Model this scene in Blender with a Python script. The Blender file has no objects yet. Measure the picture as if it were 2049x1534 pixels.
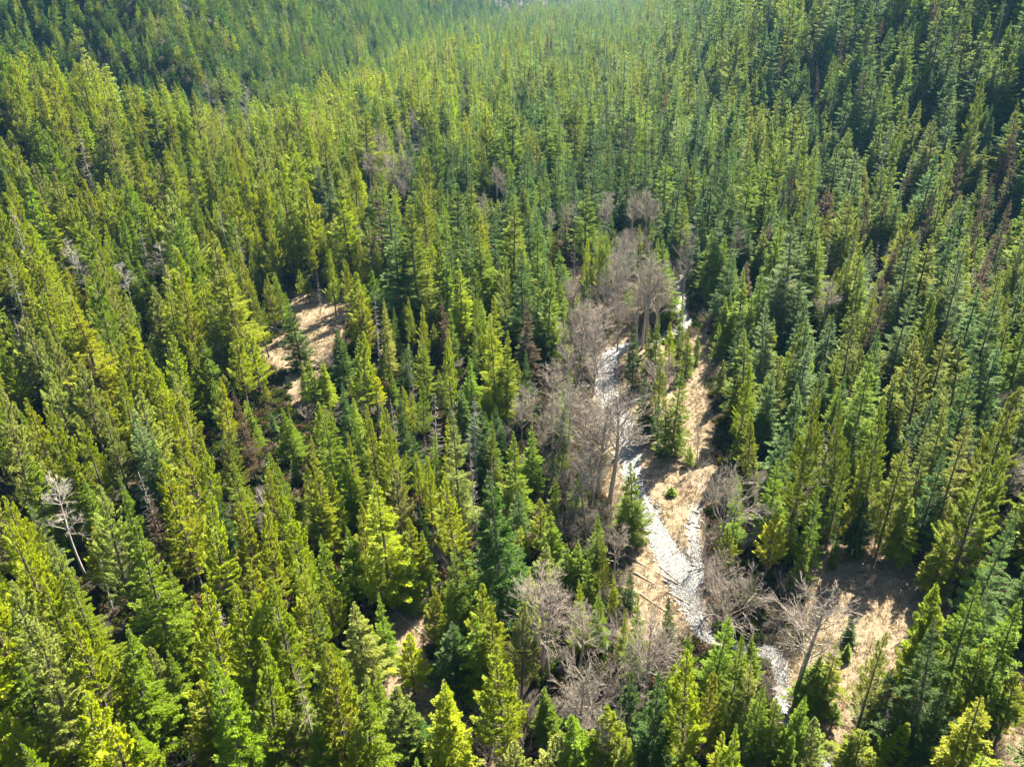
import bpy, math, random
import numpy as np
from mathutils import Matrix, Vector, Euler
R = math.radians
rng = np.random.default_rng(7)
random.seed(7)
sc = bpy.context.scene
COL = sc.collection

# ------------------------------------------------------------------ camera
CAM = Vector((0.0, 0.0, 75.0))
PITCH, ROLL, FPX = 27.5, -1.4, 1600.0
cam_rot = Matrix.Rotation(R(90 - PITCH), 3, 'X') @ Matrix.Rotation(R(ROLL), 3, 'Z')
cd = bpy.data.cameras.new('camera')
cd.sensor_width = 36.0
cd.lens = FPX / 2049.0 * 36.0
cd.clip_start, cd.clip_end = 0.5, 12000.0
cam = bpy.data.objects.new('camera', cd)
COL.objects.link(cam)
cam.matrix_world = Matrix.Translation(CAM) @ cam_rot.to_4x4()
sc.camera = cam

# ------------------------------------------------------------------ light
SUN_EL, SUN_AZ = 46.0, 35.0            # azimuth clockwise from +Y (the view direction)
w = bpy.data.worlds.new('World'); sc.world = w; w.use_nodes = True
nt = w.node_tree
bg = nt.nodes['Background']
sky = nt.nodes.new('ShaderNodeTexSky'); sky.sky_type = 'NISHITA'; sky.sun_disc = False
sky.sun_elevation = R(SUN_EL); sky.sun_rotation = R(SUN_AZ)
nt.links.new(sky.outputs[0], bg.inputs[0]); bg.inputs[1].default_value = 0.05
sl = bpy.data.lights.new('sun', 'SUN'); sl.energy = 5.0; sl.angle = R(0.5); sl.color = (1.0, 0.92, 0.75)
sun = bpy.data.objects.new('sun', sl); COL.objects.link(sun)
sdir = Vector((math.sin(R(SUN_AZ)) * math.cos(R(SUN_EL)), math.cos(R(SUN_AZ)) * math.cos(R(SUN_EL)), math.sin(R(SUN_EL))))
sun.rotation_euler = sdir.to_track_quat('Z', 'Y').to_euler()
sun.location = (0, 0, 400)
sc.view_settings.view_transform = 'Standard'; sc.view_settings.look = 'None'
sc.view_settings.exposure = 2.45; sc.view_settings.gamma = 1.0
sc.render.engine = 'CYCLES'
cy = sc.cycles
cy.max_bounces = 6; cy.diffuse_bounces = 1; cy.glossy_bounces = 2; cy.transmission_bounces = 3
cy.transparent_max_bounces = 8; cy.volume_bounces = 0; cy.use_denoising = True

# ------------------------------------------------------------------ measuring the photograph
CR = np.array(cam_rot)
def ray(u, v):
    d = CR @ np.array([u - 1024.5, 767.0 - v, -FPX]); return d / np.linalg.norm(d)
def project(P):
    q = (np.asarray(P, float) - np.array(CAM)) @ CR
    dep = -q[..., 2]
    dd = np.where(dep > 0.1, dep, 0.1)
    return 1024.5 + FPX * q[..., 0] / dd, 767.0 - FPX * q[..., 1] / dd, dep

def seg_dist(x, y, pts):
    """distance to a polyline and, per point, which side (>0 left of its direction)"""
    best = np.full(np.shape(x), 1e9); side = np.zeros(np.shape(x)); tt = np.zeros(np.shape(x)); n = len(pts) - 1
    for i in range(n):
        ax, ay = pts[i]; bx, by = pts[i + 1]
        vx, vy = bx - ax, by - ay; L2 = vx * vx + vy * vy
        t = np.clip(((x - ax) * vx + (y - ay) * vy) / L2, 0, 1)
        dx, dy = x - ax - t * vx, y - ay - t * vy
        d = np.hypot(dx, dy); m = d < best
        best = np.where(m, d, best); side = np.where(m, np.sign(vx * dy - vy * dx), side); tt = np.where(m, i + t, tt)
    return best, side, tt

def vnoise(x, y, s, seed=0):
    """smooth value noise in [-1, 1]"""
    X, Y = np.asarray(x) / s + seed * 17.3, np.asarray(y) / s - seed * 9.1
    xi, yi = np.floor(X), np.floor(Y); fx, fy = X - xi, Y - yi
    fx = fx * fx * (3 - 2 * fx); fy = fy * fy * (3 - 2 * fy)
    def h(a, b):
        n = np.sin(a * 127.1 + b * 311.7 + seed * 74.7) * 43758.5453
        return (n - np.floor(n)) * 2 - 1
    return (h(xi, yi) * (1 - fx) + h(xi + 1, yi) * fx) * (1 - fy) + (h(xi, yi + 1) * (1 - fx) + h(xi + 1, yi + 1) * fx) * fy

FOOT_R = [(185, -200), (140, 120), (104, 280), (86, 420), (84, 600), (108, 850), (185, 1300), (330, 1900), (700, 2500)]
FOOT_D = [(-2500, 470), (-500, 392), (-250, 375), (-150, 368), (-116, 392), (-98, 480), (-84, 620), (-72, 800), (-45, 1060), (50, 1400), (200, 1800), (300, 2100), (900, 2700)]
def ramp(d, soft, g):
    d = np.maximum(d, 0); return g * (np.sqrt(d * d + soft * soft) - soft)
def base_z(x, y):
    x = np.asarray(x, float); y = np.asarray(y, float)
    d1, s1, _ = seg_dist(x, y, FOOT_R); dr = np.where(s1 < 0, d1, 0)
    d2, s2, _ = seg_dist(x, y, FOOT_D); dl = np.where(s2 > 0, d2, 0)
    z = ramp(dr, 34, 0.72) + ramp(dl, 14, 0.84)
    z = z + 46 * np.exp(-0.5 * (((x + 265) / 85) ** 2 + ((y - 296) / 48) ** 2))
    z = z + ramp(-x - 150, 60, 0.16) * np.clip((520 - y) / 200, 0, 1)
    hill = np.clip(z / 25, 0, 1)
    z = z + hill * (9 * vnoise(x, y, 130, 1) + 4 * vnoise(x, y, 55, 2)) + 0.6 * vnoise(x, y, 22, 3) * np.clip(hill + 0.25, 0, 1)
    return np.where(z > 90, 90 + 45 * (1 - np.exp(-(z - 90) / 45)), z)

TS = np.geomspace(20, 5000, 420)
def ground_hit(u, v, h=0.0):
    """where the ray through a photo pixel meets the ground raised by h metres"""
    d = ray(u, v); o = np.array(CAM); lo, hi = TS[0], TS[-1]
    for T in (TS, None, None):
        if T is None: T = np.linspace(lo, hi, 30)
        P = o[None] + T[:, None] * d[None]
        b = P[:, 2] < base_z(P[:, 0], P[:, 1]) + h
        k = int(np.argmax(b)) if b.any() else len(T) - 1
        lo, hi = T[max(k - 1, 0)], T[k]
    return o[0] + d[0] * hi, o[1] + d[1] * hi

# the creek: photo points (u, v, half width in px) turned into ground points
CREEK_PX = [(1400, 470, 1.5), (1378, 520, 2), (1362, 575, 4), (1364, 622, 8), (1378, 648, 10), (1340, 672, 8), (1290, 684, 9), (1250, 690, 14),
            (1222, 707, 19), (1208, 740, 22), (1212, 778, 23), (1230, 820, 27), (1252, 858, 24), (1262, 892, 22), (1262, 940, 19), (1278, 985, 17),
            (1298, 1030, 17), (1318, 1075, 25), (1344, 1112, 33), (1366, 1150, 37), (1376, 1188, 28), (1390, 1225, 20), (1400, 1262, 13),
            (1450, 1288, 9), (1510, 1298, 11), (1553, 1302, 15), (1566, 1340, 9), (1562, 1400, 8), (1582, 1445, 9), (1622, 1475, 11),
            (1665, 1530, 18), (1700, 1640, 22)]
SIDE_PX = [(1398, 1010, 1), (1388, 1040, 3), (1386, 1065, 5), (1392, 1100, 8), (1400, 1140, 8), (1392, 1175, 8)]
def to_course(px):
    out = []
    for u, v, hw in px:
        x, y = ground_hit(u, v); x2, y2 = ground_hit(u + hw, v)
        out.append((x, y, math.hypot(x2 - x, y2 - y)))
    # smooth, resampled course
    P = np.array(out) * np.array([1, 1, 0.74]); T = np.arange(len(P)); tt = np.linspace(0, len(P) - 1, (len(P) - 1) * 8 + 1)
    Q = np.stack([np.interp(tt, T, P[:, k]) for k in range(3)], 1)
    for _ in range(6):
        Q[1:-1] = (Q[:-2] + 2 * Q[1:-1] + Q[2:]) / 4
    return Q
CREEK, SIDE = to_course(CREEK_PX), to_course(SIDE_PX)
def channel(x, y):
    """distance to the water's edge, negative inside the stream"""
    x = np.asarray(x, float); y = np.asarray(y, float)
    out = np.full(x.shape, 1e3)
    for C in (CREEK, SIDE):
        lo, hi = C[:, :2].min(0) - 30, C[:, :2].max(0) + 30
        m = (x > lo[0]) & (x < hi[0]) & (y > lo[1]) & (y < hi[1])
        if not m.any(): continue
        d, _, t = seg_dist(x[m], y[m], [tuple(p[:2]) for p in C])
        wd = np.interp(t, np.arange(len(C)), C[:, 2])
        out[m] = np.minimum(out[m], d - wd)
    return out
WATER_Z = -0.35
def terrain(x, y):
    x = np.asarray(x, float); y = np.asarray(y, float)
    shp = x.shape; x = np.atleast_1d(x).ravel(); y = np.atleast_1d(y).ravel()
    z = base_z(x, y)
    near = (y < 700) & (np.abs(x) < 400)
    e = np.full(x.shape, 1e3); 
    if near.any(): e[near] = channel(x[near], y[near])
    e = e + 0.5 * vnoise(x, y, 2.3, 5) + 0.35 * vnoise(x, y, 5.0, 8)
    z = z + 0.22 * vnoise(x, y, 6.5, 4) * np.clip(e / 6, 0, 1)
    cut = 1 / (1 + np.exp(np.clip(e / 0.45, -30, 30)))
    z = z - 1.0 * cut
    return z.reshape(shp)

POLY_PX = {
 'bar': [(1275, 622), (1230, 660), (1180, 715), (1170, 800), (1190, 880), (1195, 960), (1215, 1050), (1225, 1120), (1225, 1290), (1385, 1295),
         (1425, 1240), (1440, 1180), (1425, 1060), (1440, 960), (1445, 860), (1425, 760), (1435, 690), (1412, 650), (1385, 665), (1340, 690), (1290, 660)],
 'east': [(1590, 1140), (1640, 1090), (1700, 1070), (1790, 1050), (1840, 1120), (1890, 1180), (1885, 1250), (1835, 1300), (1810, 1400), (1740, 1480),
          (1660, 1600), (1530, 1600), (1550, 1450), (1555, 1340), (1590, 1250)],
 'strip': [(1755, 965), (1790, 930), (1805, 1040), (1760, 1060)],
 'meadow': [(490, 712), (560, 668), (580, 640), (572, 600), (620, 575), (700, 580), (722, 600), (705, 660), (675, 705), (655, 750), (610, 840),
            (575, 810), (565, 745), (520, 735)],
 'south': [(735, 1330), (745, 1230), (835, 1140), (885, 1120), (875, 1200), (860, 1290), (940, 1400), (950, 1490), (880, 1560), (760, 1540)],
 'south2': [(1035, 1400), (1090, 1440), (1060, 1480), (1000, 1600), (930, 1600), (960, 1470)],
 'nook': [(640, 1010), (705, 1015), (700, 1060), (660, 1080)],
 'gap': [(1140, 520), (1172, 540), (1168, 610), (1142, 600)],
 'corner': [(1985, 1330), (2049, 1290), (2080, 1600), (1990, 1600)],
 'high': [(20, 640), (40, 630), (60, 670), (30, 700)],
}
POLY = {k: np.array([ground_hit(u, v) for u, v in p]) for k, p in POLY_PX.items()}
ALDER = np.array([ground_hit(u, v) for u, v in [(1140, 560), (1250, 440), (1340, 450), (1340, 600), (1250, 680), (1190, 760), (1195, 900), (1215, 1000), (1230, 1200), (1150, 1250), (1120, 1000), (1090, 800)]])
def inside(x, y, P):
    x = np.asarray(x); y = np.asarray(y); c = np.zeros(x.shape, bool); n = len(P); j = n - 1
    for i in range(n):
        xi, yi = P[i]; xj, yj = P[j]
        t = ((yi > y) != (yj > y)) & (x < (xj - xi) * (y - yi) / (yj - yi + 1e-12) + xi)
        c ^= t; j = i
    return c
def poly_sd(x, y, P):
    d, _, _ = seg_dist(x, y, [tuple(p) for p in P] + [tuple(P[0])])
    return np.where(inside(x, y, P), -d, d)
def open_sd(x, y):
    x = np.asarray(x, float); y = np.asarray(y, float); out = np.full(x.shape, 1e3)
    for P in POLY.values():
        lo, hi = P.min(0) - 15, P.max(0) + 15
        m = (x > lo[0]) & (x < hi[0]) & (y > lo[1]) & (y < hi[1])
        if m.any(): out[m] = np.minimum(out[m], poly_sd(x[m], y[m], P))
    return out

# ------------------------------------------------------------------ materials
def material(name):
    m = bpy.data.materials.new(name); m.use_nodes = True; t = m.node_tree; t.nodes.clear()
    out = t.nodes.new('ShaderNodeOutputMaterial'); return m, t, out
def node(t, kind, **kw):
    n = t.nodes.new(kind)
    for k, v in kw.items():
        if k.startswith('i_'):
            key = k[2:]; n.inputs[int(key) if key.isdigit() else key].default_value = v
        else: setattr(n, k, v)
    return n
def mixc(t, fac, a, b, blend='MIX'):
    n = t.nodes.new('ShaderNodeMix'); n.data_type = 'RGBA'; n.blend_type = blend
    for s, val in ((0, fac), (6, a), (7, b)):
        if hasattr(val, 'links'): t.links.new(val, n.inputs[s])
        else: n.inputs[s].default_value = (*val, 1) if isinstance(val, tuple) and len(val) == 3 else val
    return n.outputs[2]
def noise(t, scale, detail=4, rough=0.6, vec=None):
    n = node(t, 'ShaderNodeTexNoise', i_Scale=scale, i_Detail=detail, i_Roughness=rough)
    if vec is not None: t.links.new(vec, n.inputs['Vector'])
    return n.outputs['Fac']
def rampn(t, src, a, b):
    n = node(t, 'ShaderNodeMapRange'); t.links.new(src, n.inputs[0]); n.inputs[1].default_value = a; n.inputs[2].default_value = b
    return n.outputs[0]

def needle_material():
    m, t, out = material('conifer_needles')
    tint = node(t, 'ShaderNodeAttribute', attribute_type='INSTANCER', attribute_name='tint')
    var = node(t, 'ShaderNodeAttribute', attribute_type='GEOMETRY', attribute_name='shade')
    c = mixc(t, 1.0, tint.outputs['Color'], var.outputs['Color'], 'MULTIPLY')
    dif = node(t, 'ShaderNodeBsdfDiffuse'); t.links.new(c, dif.inputs[0])
    tr = node(t, 'ShaderNodeBsdfTranslucent'); t.links.new(mixc(t, 1.0, c, (1.2, 1.2, 0.6), 'MULTIPLY'), tr.inputs[0])
    a = node(t, 'ShaderNodeMixShader', i_0=0.36); t.links.new(dif.outputs[0], a.inputs[1]); t.links.new(tr.outputs[0], a.inputs[2])
    gl = node(t, 'ShaderNodeBsdfGlossy', i_Roughness=0.5); gl.inputs[0].default_value = (1, 1, 1, 1)
    b = node(t, 'ShaderNodeMixShader', i_0=0.012); t.links.new(a.outputs[0], b.inputs[1]); t.links.new(gl.outputs[0], b.inputs[2])
    t.links.new(b.outputs[0], out.inputs[0]); return m
def bark_material(name, c1, c2, tinted=False):
    m, t, out = material(name)
    co = node(t, 'ShaderNodeTexCoord')
    mp = node(t, 'ShaderNodeMapping'); t.links.new(co.outputs['Object'], mp.inputs[0]); mp.inputs['Scale'].default_value = (5, 5, 0.8)
    n = noise(t, 2.0, 5, 0.7, mp.outputs[0])
    c = mixc(t, rampn(t, n, 0.35, 0.65), c1, c2)
    inf = node(t, 'ShaderNodeObjectInfo')
    c = mixc(t, inf.outputs['Random'], c, mixc(t, 1.0, c, (1.35, 1.3, 1.25), 'MULTIPLY'))
    p = node(t, 'ShaderNodeBsdfPrincipled', i_Roughness=0.9); t.links.new(c, p.inputs['Base Color'])
    t.links.new(p.outputs[0], out.inputs[0]); return m
M_NEEDLE = needle_material()
M_BARK = bark_material('conifer_bark', (0.055, 0.042, 0.032), (0.16, 0.13, 0.105))
M_GREYWOOD = bark_material('weathered_wood', (0.15, 0.13, 0.112), (0.34, 0.31, 0.27))
M_ALDER = bark_material('bare_twig_bark', (0.150, 0.122, 0.098), (0.37, 0.325, 0.27))
M_PALE = bark_material('pale_dead_bark', (0.22, 0.20, 0.18), (0.45, 0.42, 0.38))
M_LOG = bark_material('log_bark', (0.20, 0.15, 0.10), (0.42, 0.35, 0.27))

def ground_material():
    m, t, out = material('valley_ground')
    co = node(t, 'ShaderNodeTexCoord').outputs['Object']
    dry = node(t, 'ShaderNodeAttribute', attribute_name='dry').outputs['Fac']
    wet = node(t, 'ShaderNodeAttribute', attribute_name='bed').outputs['Fac']
    nA, nB, nC, nD = noise(t, 0.35, 6, 0.65, co), noise(t, 1.6, 6, 0.7, co), noise(t, 6.0, 4, 0.7, co), noise(t, 0.07, 3, 0.5, co)
    duff = mixc(t, rampn(t, nB, 0.35, 0.7), (0.008, 0.006, 0.004), (0.030, 0.019, 0.011))
    moss = mixc(t, rampn(t, nC, 0.3, 0.7), (0.016, 0.019, 0.006), (0.036, 0.034, 0.011))
    floor = mixc(t, rampn(t, nA, 0.42, 0.75), duff, moss)
    straw = mixc(t, rampn(t, nC, 0.3, 0.7), (0.180, 0.128, 0.074), (0.37, 0.285, 0.18))
    straw = mixc(t, rampn(t, nB, 0.52, 0.72), straw, (0.10, 0.072, 0.045))
    straw = mixc(t, rampn(t, nA, 0.54, 0.70), straw, (0.105, 0.095, 0.035))
    # dry grass gives way to the forest floor along a ragged line
    add = node(t, 'ShaderNodeMath', operation='ADD'); t.links.new(dry, add.inputs[0])
    ms = node(t, 'ShaderNodeMath', operation='MULTIPLY_ADD', i_1=0.9, i_2=-0.45); t.links.new(nB, ms.inputs[0]); t.links.new(ms.outputs[0], add.inputs[1])
    c = mixc(t, rampn(t, add.outputs[0], 0.35, 0.6), floor, straw)
    st = node(t, 'ShaderNodeTexVoronoi', i_Scale=2.6); t.links.new(co, st.inputs['Vector'])
    cob = mixc(t, st.outputs['Color'], (0.13, 0.12, 0.115), (0.42, 0.39, 0.36))
    ms2 = node(t, 'ShaderNodeMath', operation='MULTIPLY_ADD', i_1=0.8, i_2=-0.4); t.links.new(nC, ms2.inputs[0])
    ad2 = node(t, 'ShaderNodeMath', operation='ADD'); t.links.new(wet, ad2.inputs[0]); t.links.new(ms2.outputs[0], ad2.inputs[1])
    c = mixc(t, rampn(t, ad2.outputs[0], 0.45, 0.6), c, cob)
    p = node(t, 'ShaderNodeBsdfPrincipled', i_Roughness=0.95); t.links.new(c, p.inputs['Base Color'])
    sm = node(t, 'ShaderNodeMath', operation='ADD'); t.links.new(nB, sm.inputs[0]); t.links.new(nC, sm.inputs[1])
    bp = node(t, 'ShaderNodeBump', i_Strength=0.9, i_Distance=0.35); t.links.new(sm.outputs[0], bp.inputs['Height']); t.links.new(bp.outputs[0], p.inputs['Normal'])
    t.links.new(p.outputs[0], out.inputs[0]); return m
def water_material():
    m, t, out = material('creek_water')
    co = node(t, 'ShaderNodeTexCoord').outputs['Object']
    n1, n2, n3 = noise(t, 2.2, 5, 0.7, co), noise(t, 0.6, 3, 0.6, co), noise(t, 5.0, 3, 0.6, co)
    foam = rampn(t, noise(t, 1.5, 6, 0.75, co), 0.58, 0.70)
    bed = mixc(t, rampn(t, n3, 0.35, 0.65), (0.035, 0.038, 0.036), (0.15, 0.15, 0.145))
    c = mixc(t, foam, bed, (0.36, 0.38, 0.40))
    p = node(t, 'ShaderNodeBsdfPrincipled', i_Roughness=0.2, i_IOR=1.33)
    t.links.new(c, p.inputs['Base Color']); p.inputs['Specular IOR Level'].default_value = 0.85
    sm = node(t, 'ShaderNodeMath', operation='ADD'); t.links.new(n1, sm.inputs[0]); t.links.new(n2, sm.inputs[1])
    bp = node(t, 'ShaderNodeBump', i_Strength=0.75, i_Distance=0.30); t.links.new(sm.outputs[0], bp.inputs['Height']); t.links.new(bp.outputs[0], p.inputs['Normal'])
    t.links.new(p.outputs[0], out.inputs[0]); return m
M_GROUND, M_WATER = ground_material(), water_material()
def stone_material():
    m, t, out = material('river_stone')
    inf = node(t, 'ShaderNodeObjectInfo'); co = node(t, 'ShaderNodeTexCoord').outputs['Object']
    c = mixc(t, inf.outputs['Random'], (0.09, 0.082, 0.074), (0.34, 0.32, 0.30)); c = mixc(t, rampn(t, noise(t, 6, 4, 0.6, co), 0.4, 0.7), c, mixc(t, 1.0, c, (0.6, 0.6, 0.6), 'MULTIPLY'))
    p = node(t, 'ShaderNodeBsdfPrincipled', i_Roughness=0.7); t.links.new(c, p.inputs['Base Color']); t.links.new(p.outputs[0], out.inputs[0]); return m
M_STONE = stone_material()
def blade_material():
    m, t, out = material('dry_grass_blades')
    inf = node(t, 'ShaderNodeObjectInfo')
    tint = node(t, 'ShaderNodeAttribute', attribute_type='INSTANCER', attribute_name='tint')
    c = mixc(t, inf.outputs['Random'], tint.outputs['Color'], mixc(t, 1.0, tint.outputs['Color'], (0.6, 0.58, 0.55), 'MULTIPLY'))
    d = node(t, 'ShaderNodeBsdfDiffuse'); t.links.new(c, d.inputs[0]); tr = node(t, 'ShaderNodeBsdfTranslucent'); t.links.new(c, tr.inputs[0])
    a = node(t, 'ShaderNodeMixShader', i_0=0.35); t.links.new(d.outputs[0], a.inputs[1]); t.links.new(tr.outputs[0], a.inputs[2]); t.links.new(a.outputs[0], out.inputs[0]); return m
M_BLADE = blade_material()

def haze_material():
    m, t, out = material('valley_haze')
    p = node(t, 'ShaderNodeVolumePrincipled'); p.inputs['Color'].default_value = (0.22, 0.58, 1.0, 1); p.inputs['Density'].default_value = 0.000055; p.inputs['Anisotropy'].default_value = 0.1
    t.links.new(p.outputs[0], out.inputs['Volume']); return m
M_HAZE = haze_material()
# ------------------------------------------------------------------ mesh helpers
class MB:
    def __init__(s): s.v = []; s.f = []; s.n = 0; s.c = []
    def add(s, V, F, C=None):
        V = np.asarray(V, np.float32).reshape(-1, 3); F = np.asarray(F, np.int64)
        s.v.append(V); s.f.append(F + s.n); s.n += len(V)
        if C is not None: s.c.append(np.asarray(C, np.float32))
    def tube(s, P, rad, k=5, cap=True):
        P = np.asarray(P, float); n = len(P); rad = np.broadcast_to(rad, (n,))
        T = np.gradient(P, axis=0); T /= np.linalg.norm(T, axis=1)[:, None] + 1e-9
        ref = np.array([0.31, 0.95, 0.05]) if abs(T[0][2]) > 0.7 else np.array([0, 0, 1.0])
        A = np.cross(T, ref); A /= np.linalg.norm(A, axis=1)[:, None] + 1e-9; B = np.cross(T, A)
        th = np.arange(k) * 2 * math.pi / k
        V = P[:, None] + rad[:, None, None] * (np.cos(th)[None, :, None] * A[:, None] + np.sin(th)[None, :, None] * B[:, None])
        V = V.reshape(-1, 3); F = []
        for i in range(n - 1):
            for j in range(k):
                a, b = i * k + j, i * k + (j + 1) % k
                F += [(a, b, b + k), (a, b + k, a + k)]
        if cap:
            for j in range(1, k - 1): F += [(0, j + 1, j), ((n - 1) * k, (n - 1) * k + j, (n - 1) * k + j + 1)]
        s.add(V, F)
    def mesh(s, name, mat, smooth=False):
        V = np.concatenate(s.v); F = np.concatenate(s.f).astype(np.int32)
        me = bpy.data.meshes.new(name)
        me.vertices.add(len(V)); me.vertices.foreach_set('co', V.ravel())
        me.loops.add(F.size); me.loops.foreach_set('vertex_index', F.ravel())
        me.polygons.add(len(F)); me.polygons.foreach_set('loop_start', np.arange(0, F.size, F.shape[1], dtype=np.int32))
        if smooth: me.polygons.foreach_set('use_smooth', np.ones(len(F), bool))
        if s.c:
            a = me.color_attributes.new('shade', 'FLOAT_COLOR', 'POINT'); C = np.concatenate(s.c)
            a.data.foreach_set('color', np.concatenate([C, np.ones((len(C), 1), np.float32)], 1).ravel())
        me.update(); me.validate(); me.materials.append(mat); return me
def link(name, data, parent=None, **props):
    o = bpy.data.objects.new(name, data); COL.objects.link(o)
    if parent is not None: o.parent = parent
    for k, v in props.items(): o[k] = v
    return o

# ------------------------------------------------------------------ tree prototypes (20 m tall)
H0, R0 = 20.0, 2.4
def make_conifer(seed, kind, dens=1.0):
    """returns (trunk mesh, crown mesh): whorled limbs carrying many small sprays of needles"""
    g = np.random.default_rng(seed)
    prof = {'spruce': (0.03, 0.95, 0.01), 'fir': (0.09, 0.90, 0.01), 'pine': (0.20, 0.76, 0.02)}[kind]
    base, powr, topw = prof; base *= g.uniform(0.7, 1.3)
    lean = g.normal(0, 0.12, 2)
    zz = np.linspace(0, H0, 14); bend = 0.22 * np.sin(zz / H0 * g.uniform(2, 5) + g.uniform(0, 6)) * (zz / H0)
    px, py = lean[0] * zz / H0 + bend, lean[1] * zz / H0 + bend * g.uniform(-1, 1)
    tr = MB(); tr.tube(np.stack([px, py, zz - 0.4 * (zz == 0)], 1), 0.025 + 0.20 * (1 - zz / H0) ** 0.9, 7)
    cr = MB()
    nb = int({'spruce': 150, 'fir': 130, 'pine': 115}[kind] * dens ** 0.22)
    zb = base * H0 + (H0 * (1 - base)) * (1 - (1 - np.sort(g.uniform(0, 1, nb))) ** 0.9)
    clump = vnoise(np.arange(200) * 1.0, np.zeros(200), 3.1, seed)
    V, C = [], []
    for i, z in enumerate(zb):
        f = (z / H0 - base) / (1 - base)
        rr = R0 * 1.45 * ((1 - f) ** powr * (1 - topw) + topw)
        if kind == 'pine': rr *= min(1, 0.55 + 2.2 * f)
        else: rr *= min(1.0, 0.72 + 1.6 * f)
        az = i * 2.39996 + g.normal(0, 0.45)
        side = 1 + 0.22 * math.sin(az * 2 + seed) + 0.16 * math.sin(z * 1.3 + az + seed)
        L = rr * side * g.uniform(0.62, 1.12) * (1 + 0.15 * clump[int(z * 6) % 200])
        if L < 0.12: L = 0.12
        if g.uniform() < 0.05 and f < 0.7: continue
        cx, cy_ = np.interp(z, zz, px), np.interp(z, zz, py)
        el0 = {'spruce': -0.28 + 0.95 * f ** 1.5, 'fir': -0.05 + 0.8 * f ** 2, 'pine': 0.12 + 0.75 * f}[kind] + g.normal(0, 0.1)
        turn = {'spruce': 0.35, 'fir': 0.15, 'pine': 0.55}[kind]
        n = 5; s = np.linspace(0, 1, n); el = el0 + turn * s ** 1.6
        ds = L / (n - 1)
        hx = np.concatenate([[0], np.cumsum(np.cos(el[1:]) * ds)]); hz = np.concatenate([[0], np.cumsum(np.sin(el[1:]) * ds)])
        hz -= 0.05 * L * s * s
        d = np.array([math.cos(az), math.sin(az)])
        P = np.stack([cx + d[0] * hx, cy_ + d[1] * hx, z + hz], 1)
        cr_r = 0.012 + 0.02 * L / R0
        # limb: a slim three-sided tube
        if dens >= 0.8:
            tr.tube(P[::2], np.linspace(cr_r, 0.006, 3), 3, cap=False)
        # sprays
        m = int((5 + 20 * L / R0) * dens * g.uniform(0.8, 1.2)) + 2
        if kind == 'pine': m = int(m * 1.05)
        t = g.uniform(0.12, 1.0, m) ** {'spruce': 0.75, 'fir': 0.75, 'pine': 0.55}[kind]
        Q = np.stack([np.interp(t, s, P[:, k]) for k in range(3)], 1)
        lat = np.array([-d[1], d[0], 0]); fw = np.array([d[0], d[1], 0])
        sgn = g.choice([-1, 1], m)
        wdt = (1 - t) * 0.33 * L + 0.05
        off = g.uniform(0, 1, m) * wdt
        Q = Q + sgn[:, None] * off[:, None] * lat + np.stack([0 * t, 0 * t, -g.uniform(0, 0.18, m) - 0.12 * off], 1) + fw * (off * 0.5)[:, None]
        ang = g.normal(0.75, 0.35, m) * sgn
        if kind == 'pine':
            vz = g.normal(0.45, 0.35, m)
        else:
            vz = g.normal(-0.05 + 0.5 * f, 0.30, m)
        D = fw * np.cos(ang)[:, None] + lat * np.sin(ang)[:, None]; D[:, 2] += vz
        D /= np.linalg.norm(D, axis=1)[:, None]
        ln = g.uniform(0.34, 0.66, m) * (0.45 + 0.65 * min(1, L / 1.3)) / dens ** 0.42
        if kind == 'pine': ln *= 0.9
        N = g.normal(0, 0.36, (m, 3)); N[:, 2] += 1
        W = np.cross(D, N); W /= np.linalg.norm(W, axis=1)[:, None] + 1e-9
        Nn = np.cross(W, D)
        hw = ln * g.uniform(0.12, 0.20, m)
        b = Q; tip = Q + D * ln[:, None]; mid = Q + D * (ln * 0.55)[:, None] - Nn * (ln * 0.10)[:, None]
        V.append(np.stack([b, mid + W * hw[:, None], tip, mid - W * hw[:, None]], 1))
        sh = np.clip(g.normal(1.0, 0.20, m), 0.5, 1.6)
        young = np.clip((t - 0.7) * 1.5, 0, 1) * g.uniform(0, 1, m)
        c = np.stack([sh * (1 + 0.25 * young), sh * (1 + 0.16 * young), sh * (1 - 0.1 * young)], 1)
        C.append(np.repeat(c[:, None], 4, 1))
    # leader
    V = np.concatenate(V); C = np.concatenate(C); m = len(V)
    idx = np.arange(m)[:, None] * 4
    F = np.concatenate([idx + np.array([0, 1, 2]), idx + np.array([0, 2, 3])], 0)
    cr.add(V.reshape(-1, 3), F, C.reshape(-1, 3))
    if kind == 'pine' or g.uniform() < 0.4:   # dead lower stubs on the trunk
        for _ in range(16):
            z = g.uniform(0.08, max(base, 0.2) + 0.1) * H0; a = g.uniform(0, 6.28); L = g.uniform(0.4, 1.3)
            p0 = np.array([np.interp(z, zz, px), np.interp(z, zz, py), z]); p1 = p0 + np.array([math.cos(a) * L, math.sin(a) * L, -0.25 * L])
            tr.tube([p0, p1], [0.03, 0.008], 3, cap=False)
    return tr, cr

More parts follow.
